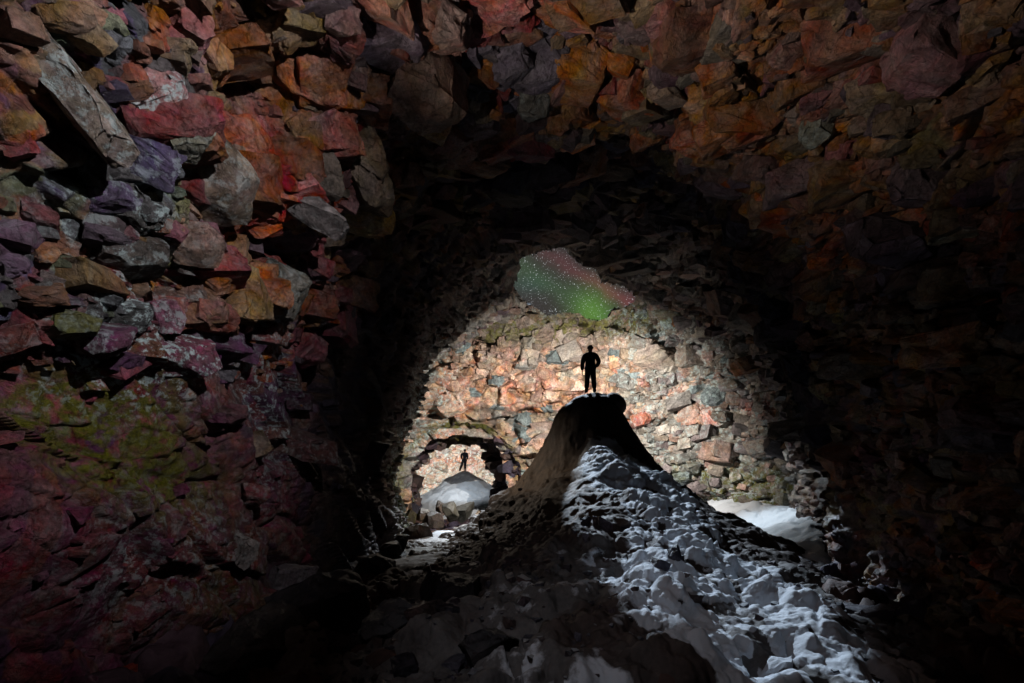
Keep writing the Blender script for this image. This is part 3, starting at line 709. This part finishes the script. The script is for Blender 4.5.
def far_mound():
    a = np.linspace(-5.2, 5.2, 200); X, Y = np.meshgrid(a - 3.9, np.linspace(35.5, 46, 200))
    r = np.hypot(X + 3.9, (Y - 41) * .9)
    Z = .74 - np.interp(r, [0, .3, .8, 1.6, 2.6, 3.6, 4.5, 5.2, 8], [0, .04, .32, .85, 1.45, 2.0, 2.7, 3.6, 4.6])
    base = np.stack([X, Y, Z], -1).reshape(-1, 3)
    base[:, 2] += (fbm(base, .9, 6, 66) - .5) * .7 * sstep(r.reshape(-1), .3, 1.6)
    rf = r.reshape(-1)
    snow = sstep(rf, 1.3, 2.0) * (.75 + .5 * sstep(fbm(base, .6, 3, 67), .36, .5))
    col = np.tile(np.array([.20, .20, .21], np.float32), (len(base), 1))
    me = grid_mesh('snow_mound', base.reshape(X.shape + (3,)), col, np.stack([snow, snow * 0, snow * 0], 1))
    link('snow_mound', me, SNOW, label='small grey and white snow cone deep in the passage under the distant figure', cat='mound')
far_mound()
def mound_top(x, y):
    d = (MP[..., 0] - x) ** 2 + (MP[..., 1] - y) ** 2
    return float(MP[..., 2][d < .02].max())

# ------------------------------------------------------------------ loose rocks
def hull_rock(seed, sx, sy, sz, npts=18, sub=3, rough=.05, bev=.05):
    rnd = random.Random(seed)
    bm = bmesh.new()
    chunk(bm, rnd, (12, 18))
    for v in bm.verts: v.co = Vector((v.co.x * sx, v.co.y * sy, v.co.z * sz))
    bmesh.ops.dissolve_limit(bm, angle_limit=math.radians(8), verts=bm.verts[:], edges=bm.edges[:])
    bmesh.ops.bevel(bm, geom=bm.edges[:], offset=bev * min(sx, sy, sz), segments=2 if bev > .1 else 1, affect='EDGES', clamp_overlap=True)
    bmesh.ops.triangulate(bm, faces=bm.faces[:])
    for _ in range(sub): 
        bmesh.ops.subdivide_edges(bm, edges=bm.edges[:], cuts=1, use_grid_fill=True)
    if bev > .1:
        for _ in range(4 if sub < 3 else 10): bmesh.ops.smooth_vert(bm, verts=bm.verts[:], factor=.5, use_axis_x=True, use_axis_y=True, use_axis_z=True)
    bm.normal_update()
    co = np.array([v.co for v in bm.verts]); no = np.array([v.normal for v in bm.verts])
    s = min(sx, sy, sz); pc = co + seed * 3.7
    h, H = blocks(pc, s * .45, 900 + seed, facet=.4, level=.3, crack=.2, cw=.12)
    d = h * rough * 4 + (fbm(pc, s * .5, 4, seed) - .5) * s * rough * 3
    co = co + no * d[:, None]
    for v, c in zip(bm.verts, co): v.co = c
    me = bpy.data.meshes.new('rock'); bm.to_mesh(me); bm.free()
    for p in me.polygons: p.use_smooth = True
    return me, H
def rock(name, loc, size, tint, seed, rot=(0, 0, 0), label=None, cat='rock', group=None, snow=0., moss=0., lich=0., mat=None, rough=.05, sub=3, npts=18, bev=.05):
    me, H = hull_rock(seed, *size, sub=sub, rough=rough, npts=npts, bev=bev)
    n = len(me.vertices)
    col = np.tile(np.array(tint, np.float32), (n, 1)) * (.75 + .5 * _r(H, 3))[:, None]
    put_cols(me, col, np.tile(np.array([moss, lich, snow], np.float32), (n, 1)))
    o = link(name, me, mat or ROCK, label=label, cat=cat, group=group)
    o.location = loc; o.rotation_euler = [math.radians(a) for a in rot]
    return o

# ------------------------------------------------------------------ people seen from behind
def skin(name, joints, edges, mat, parent, sub=2, root=0):
    me = bpy.data.meshes.new(name)
    me.from_pydata([j[:3] for j in joints], edges, [])
    o = bpy.data.objects.new(name, me); C.objects.link(o)
    o.modifiers.new('skin', 'SKIN'); sk = me.skin_vertices[0].data
    for i, j in enumerate(joints):
        r = j[3]; sk[i].radius = (r, r * (j[4] if len(j) > 4 else 1))
        sk[i].use_root = (i == root)
    s = o.modifiers.new('sub', 'SUBSURF'); s.levels = sub; s.render_levels = sub
    dg = bpy.context.evaluated_depsgraph_get()
    m2 = bpy.data.meshes.new_from_object(o.evaluated_get(dg))
    o.modifiers.clear(); o.data = m2
    for p in m2.polygons: p.use_smooth = True
    m2.materials.clear(); m2.materials.append(mat); o.parent = parent
    return o
def ball(name, loc, sc, mat, parent, rot=(0, 0, 0)):
    bm = bmesh.new(); bmesh.ops.create_uvsphere(bm, u_segments=24, v_segments=16, radius=1)
    for v in bm.verts: v.co = Vector((v.co.x * sc[0], v.co.y * sc[1], v.co.z * sc[2]))
    me = bpy.data.meshes.new(name); bm.to_mesh(me); bm.free(); me.materials.append(mat)
    for p in me.polygons: p.use_smooth = True
    o = bpy.data.objects.new(name, me); C.objects.link(o); o.parent = parent; o.location = loc; o.rotation_euler = rot
    return o
JACK = cloth_material('dark_jacket', (.014, .012, .018)); TROU = cloth_material('dark_trousers', (.010, .010, .014))
SKINM = cloth_material('skin', (.35, .2, .14), .6); BOOT = cloth_material('boot_leather', (.012, .010, .009), .6); HATM = cloth_material('knitted_hat', (.012, .010, .014))
LENS, lt = new_mat('torch_lens')
N(lt, 'ShaderNodeOutputMaterial', ins={0: N(lt, 'ShaderNodeEmission', ins={0: (1, .93, .8, 1), 1: 4.0}).outputs[0]})
def person(loc, label, legs, arms, lean=0.0, turn=0.0, s=1.0):
    """faces +Y (away from the camera); legs and arms are joint lists, left first"""
    root = bpy.data.objects.new('person', None); C.objects.link(root)
    root.location = loc; root.rotation_euler = (0, 0, turn); root.scale = (s, s, s)
    root['label'] = label; root['category'] = 'person'; root['group'] = 'people standing on the snow mounds'
    (lh, lk, la), (rh, rk, ra) = legs
    (ls, le, lw), (rs, re, rw) = arms
    l = lean
    J = [(0, 0, .95, .13, .8), (l * .4, 0, 1.12, .125, .8), (l * .7, .01, 1.32, .145, .75), (l, .01, 1.45, .09, .8), (l, .02, 1.53, .055), (l, .03, 1.60, .09), (l, .035, 1.68, .105), (l, .03, 1.75, .085)]
    E = [(i, i + 1) for i in range(7)]
    def chain(start, pts):
        p = start
        for q in pts: J.append(q); E.append((p, len(J) - 1)); p = len(J) - 1
        return p
    for (h, k, a) in ((lh, lk, la), (rh, rk, ra)):
        chain(0, [(*h, .09), (*k, .06), (*a, .045), (a[0] + (.02 if a[0] > 0 else -.02), a[1] + .13, a[2] - .045, .035)])
    hands = []
    for (sh, el, wr) in ((ls, le, lw), (rs, re, rw)):
        sgn = -1 if sh[0] < 0 else 1
        e = chain(3, [(*sh, .07), (*el, .045), (*wr, .03), (wr[0], wr[1] + .015, wr[2] - .07, .034, .6)])
        palm = len(J) - 1; w_ = J[palm]
        for f, (oy, ln) in enumerate(((.035, .075), (.012, .085), (-.012, .08), (-.034, .065))):
            chain(palm, [(w_[0], w_[1] + oy, w_[2] - .045, .010), (w_[0] - sgn * .01, w_[1] + oy * 1.1, w_[2] - .045 - ln * .5, .009), (w_[0] - sgn * .03, w_[1] + oy * 1.1, w_[2] - .045 - ln * .85, .008)])
        chain(palm, [(w_[0] - sgn * .01, w_[1] + .05, w_[2] + .01, .011), (w_[0] - sgn * .02, w_[1] + .07, w_[2] - .03, .009)])
    skin('body', J, E, SKINM, root)
    # face on the far side of the head
    ball('nose', (l, .125, 1.665), (.014, .02, .024), SKINM, root)
    for sx in (-1, 1):
        ball('ear', (l + sx * .088, .03, 1.67), (.012, .02, .032), SKINM, root)
        ball('eye', (l + sx * .032, .108, 1.69), (.012, .008, .009), BOOT, root)
    # clothes
    g = .03
    J2 = [(0, 0, .80, .21, .7), (l * .2, 0, .96, .215, .7), (l * .4, 0, 1.12, .205, .72), (l * .7, .01, 1.30, .235, .7), (l * .95, .01, 1.42, .18, .75), (l, .02, 1.53, .10)]
    E2 = [(i, i + 1) for i in range(5)]
    for (sh, el, wr) in ((ls, le, lw), (rs, re, rw)):
        b = len(J2)
        J2 += [(*sh, .115), (*el, .092), (*wr, .07)]; E2 += [(4, b), (b, b + 1), (b + 1, b + 2)]
    skin('jacket', J2, E2, JACK, root, root=2)
    J3 = [(0, 0, .95, .145, .8)]; E3 = []
    for (h, k, a) in ((lh, lk, la), (rh, rk, ra)):
        b = len(J3)
        J3 += [(*h, .135), (*k, .105), (a[0], a[1], a[2] + .05, .09)]; E3 += [(0, b), (b, b + 1), (b + 1, b + 2)]
    skin('trousers', J3, E3, TROU, root)
    for (h, k, a) in ((lh, lk, la), (rh, rk, ra)):
        sgn = 1 if a[0] > 0 else -1
        skin('boot', [(a[0], a[1] - .01, a[2] + .12, .08), (a[0], a[1] - .02, a[2] - .02, .07), (a[0] + sgn * .015, a[1] + .09, a[2] - .035, .045, .8), (a[0] + sgn * .025, a[1] + .17, a[2] - .045, .035, .8)], [(0, 1), (1, 2), (2, 3)], BOOT, root)
    ball('hat', (l, .025, 1.725), (.10, .115, .095), HATM, root)
    ball('hat_brim', (l, .03, 1.70), (.125, .14, .018), HATM, root)
    ball('headlamp', (l, .145, 1.735), (.028, .02, .02), LENS, root)
    return root
zt = mound_top(2.96, 18.9)
person((2.96, 18.9, zt - .0), 'larger person in dark jacket and hat seen from behind on the tall mound',
       (((-.09, 0, .88), (-.12, .0, .48), (-.14, -.01, .085)), ((.10, 0, .88), (.13, .02, .48), (.16, .0, .085))),
       (((-.22, 0, 1.40), (-.30, -.02, 1.12), (-.30, .02, .85)), ((.22, 0, 1.40), (.33, -.05, 1.15), (.22, .12, 1.0))), lean=.0)
person((-3.9, 40.9, .72), 'tiny distant person with legs apart on the far snow cone in the passage',
       (((-.09, 0, .88), (-.22, .0, .48), (-.36, -.02, .05)), ((.09, 0, .88), (.07, .02, .48), (.06, .0, .085))),
       (((-.21, 0, 1.40), (-.25, -.02, 1.14), (-.20, .18, 1.02)), ((.21, 0, 1.40), (.27, -.03, 1.14), (.20, .18, 1.0))), lean=.05)

# ------------------------------------------------------------------ rocks that stand out
def wall_hit(px, py, rad=4):
    a, b = px_of(WALL); m = (np.abs(a - px) < rad) & (np.abs(b - py) < rad)
    q = WALL[m]; return q[np.argmin(q[:, 1])] if len(q) else np.array(at(px, py, 7))
#   px, py, width, height, tint, rotation, lichen, moss, label
FACE = [
 (207, 168, 76, 76, (.20, .14, .10), (8, -20, 12), .25, .1, 'largest squarish brown boulder with a flat face jutting from the upper left wall', 1),
 (152, 88, 40, 66, (.34, .17, .15), (12, 12, 30), .8, 0, 'upright pinkish stone with a pale green stain, left of the orange hollow', 2),
 (176, 112, 44, 58, (.20, .20, .15), (-10, -15, 50), .2, .1, 'olive grey angular boulder touching the upright pinkish stone', 3),
 (64, 84, 46, 100, (.30, .24, .20), (5, -35, 18), .6, .2, 'long pale leaning slab at the far upper left edge', 4),
 (186, 243, 46, 42, (.26, .15, .11), (4, 5, 8), .15, .1, 'small tan cube-shaped stone below the largest brown boulder', 5),
 (276, 290, 48, 46, (.20, .19, .16), (14, 20, 35), .3, .1, 'grey stone with a pale top, right of the cube-shaped stone and above smooth slabs', 6),
 (62, 322, 46, 30, (.16, .18, .11), (0, 8, 20), .3, .7, 'low mossy green stone at the left edge above the yellow moss', 7),
 (356, 150, 62, 100, (.25, .17, .10), (10, -28, 25), 0, .1, 'tall pointed tan block on the roof left of the dark arch', 8),
 (432, 72, 66, 80, (.25, .15, .12), (-8, 15, 40), 0, .1, 'broad brownish pink block with yellow edges at the top centre left', 9),
 (303, 204, 62, 28, (.21, .19, .18), (6, 30, 10), .1, 0, 'long grey stone lying aslant on the red rocks right of the brown boulder', 10),
 (532, 94, 40, 40, (.20, .20, .18), (20, 10, 45), .2, 0, 'small grey pyramid shaped stone at the top centre of the roof', 11),
 (822, 124, 40, 28, (.26, .26, .19), (0, 12, 20), .3, 0, 'pale greenish wedge stone on the roof right of centre', 12),
 (926, 178, 56, 48, (.19, .13, .14), (10, -25, 15), 0, 0, 'purple brown block hanging near the upper right edge', 13),
 (905, 236, 92, 52, (.14, .09, .11), (4, -10, 10), 0, 0, 'wide dull purple block in the gloom at the right, below the other purple block', 14),
 (102, 190, 70, 40, (.15, .15, .14), (0, 28, 10), 1.0, 0, 'frosted grey slab sloping down at the upper left, under a dark gap', 15),
 (238, 552, 30, 30, (.34, .30, .28), (10, 30, 30), .2, 0, 'small pale grey stone low on the left wall above the dark floor', 16),
 (282, 588, 40, 44, (.17, .14, .16), (10, 10, 60), .1, 0, 'grey purple boulder at the foot of the left wall', 17),
]
for (px, py, wd, ht, tint, rot, li, mo, lab, sd) in FACE:
    p = wall_hit(px, py); D = p[1] / F
    n_in = Vector((1, -.3, -.1)) if px < 300 else Vector((0, -.35, -1)).normalized()
    sx = wd * D * .62; sz = ht * D * .62
    dep = (sx + sz) * .42
    L = Vector(((px - 512) * D, p[1], (480 - py) * D)) + Vector((0, .12, 0))
    o = rock('boulder', L, (sx, dep, sz), tint, 40 + sd, rot, lab, 'boulder', 'boulders standing out of the cave face', moss=mo, lich=li, sub=3, rough=.055)
#   on the ground: px, base py, Y, width px, height px, tint, snow, moss, label
GROUND = [
 (417, 548, 19.0, 26, 26, (.16, .09, .06), .35, .1, 'large rust brown boulder left of the snow path into the low passage'),
 (433, 528, 23.0, 18, 20, (.15, .10, .08), .2, .1, 'brown boulder just behind the rust brown one beside the snow path'),
 (449, 523, 26.5, 17, 24, (.10, .09, .07), .15, .05, 'tall dark green boulder at the foot of the distant snow cone, left of its twin'),
 (463, 520, 27.5, 17, 19, (.08, .075, .065), .1, .05, 'rounded dark green boulder in front of the middle of the distant snow cone'),
 (479, 524, 26.0, 14, 13, (.26, .20, .14), 0, 0, 'small pale tan boulder at the right end of the row before the distant cone'),
 (494, 514, 28.5, 12, 12, (.06, .06, .06), .3, 0, 'dark stone against the mound flank, right of the pale tan boulder'),
 (441, 515, 28.5, 14, 14, (.12, .08, .07), .2, .1, 'brown stone partly hidden behind the tall dark green boulder'),
 (424, 522, 26.0, 13, 16, (.13, .08, .06), .5, .1, 'brown stone with a patch of snow against the left side of the passage mouth'),
 (408, 528, 23.5, 14, 20, (.12, .08, .05), .1, .4, 'mossy brown stone against the left wall before the passage'),
 (457, 541, 18.5, 12, 7, (.05, .04, .04), .4, 0, 'small dark stone lying on the snow path'),
 (470, 533, 21.0, 10, 6, (.05, .04, .04), .3, 0, 'tiny dark stone at the edge of the snow path by the mound'),
 (391, 560, 13.2, 17, 18, (.10, .09, .09), 1.0, 0, 'snow covered stone at the foot of the left wall, lower left one of the pair'),
 (401, 552, 14.0, 13, 18, (.10, .09, .09), 1.0, 0, 'snow capped leaning stone behind the other snow covered one'),
 (736, 518, 24.0, 9, 8, (.08, .06, .05), 0, 0, 'single dark stone lying in the bright snow bank right of the mound'),
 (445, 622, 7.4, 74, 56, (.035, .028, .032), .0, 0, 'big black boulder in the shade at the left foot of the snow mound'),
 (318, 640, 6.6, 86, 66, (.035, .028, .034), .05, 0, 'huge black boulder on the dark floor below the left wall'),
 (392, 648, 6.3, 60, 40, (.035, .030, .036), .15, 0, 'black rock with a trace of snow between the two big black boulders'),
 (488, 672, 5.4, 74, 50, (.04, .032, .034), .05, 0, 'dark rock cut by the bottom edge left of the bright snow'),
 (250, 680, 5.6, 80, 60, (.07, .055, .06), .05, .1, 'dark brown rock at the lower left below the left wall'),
 (372, 588, 10.5, 40, 34, (.05, .04, .045), .05, 0, 'dark boulder at the foot of the left wall near the snow covered stones'),
]
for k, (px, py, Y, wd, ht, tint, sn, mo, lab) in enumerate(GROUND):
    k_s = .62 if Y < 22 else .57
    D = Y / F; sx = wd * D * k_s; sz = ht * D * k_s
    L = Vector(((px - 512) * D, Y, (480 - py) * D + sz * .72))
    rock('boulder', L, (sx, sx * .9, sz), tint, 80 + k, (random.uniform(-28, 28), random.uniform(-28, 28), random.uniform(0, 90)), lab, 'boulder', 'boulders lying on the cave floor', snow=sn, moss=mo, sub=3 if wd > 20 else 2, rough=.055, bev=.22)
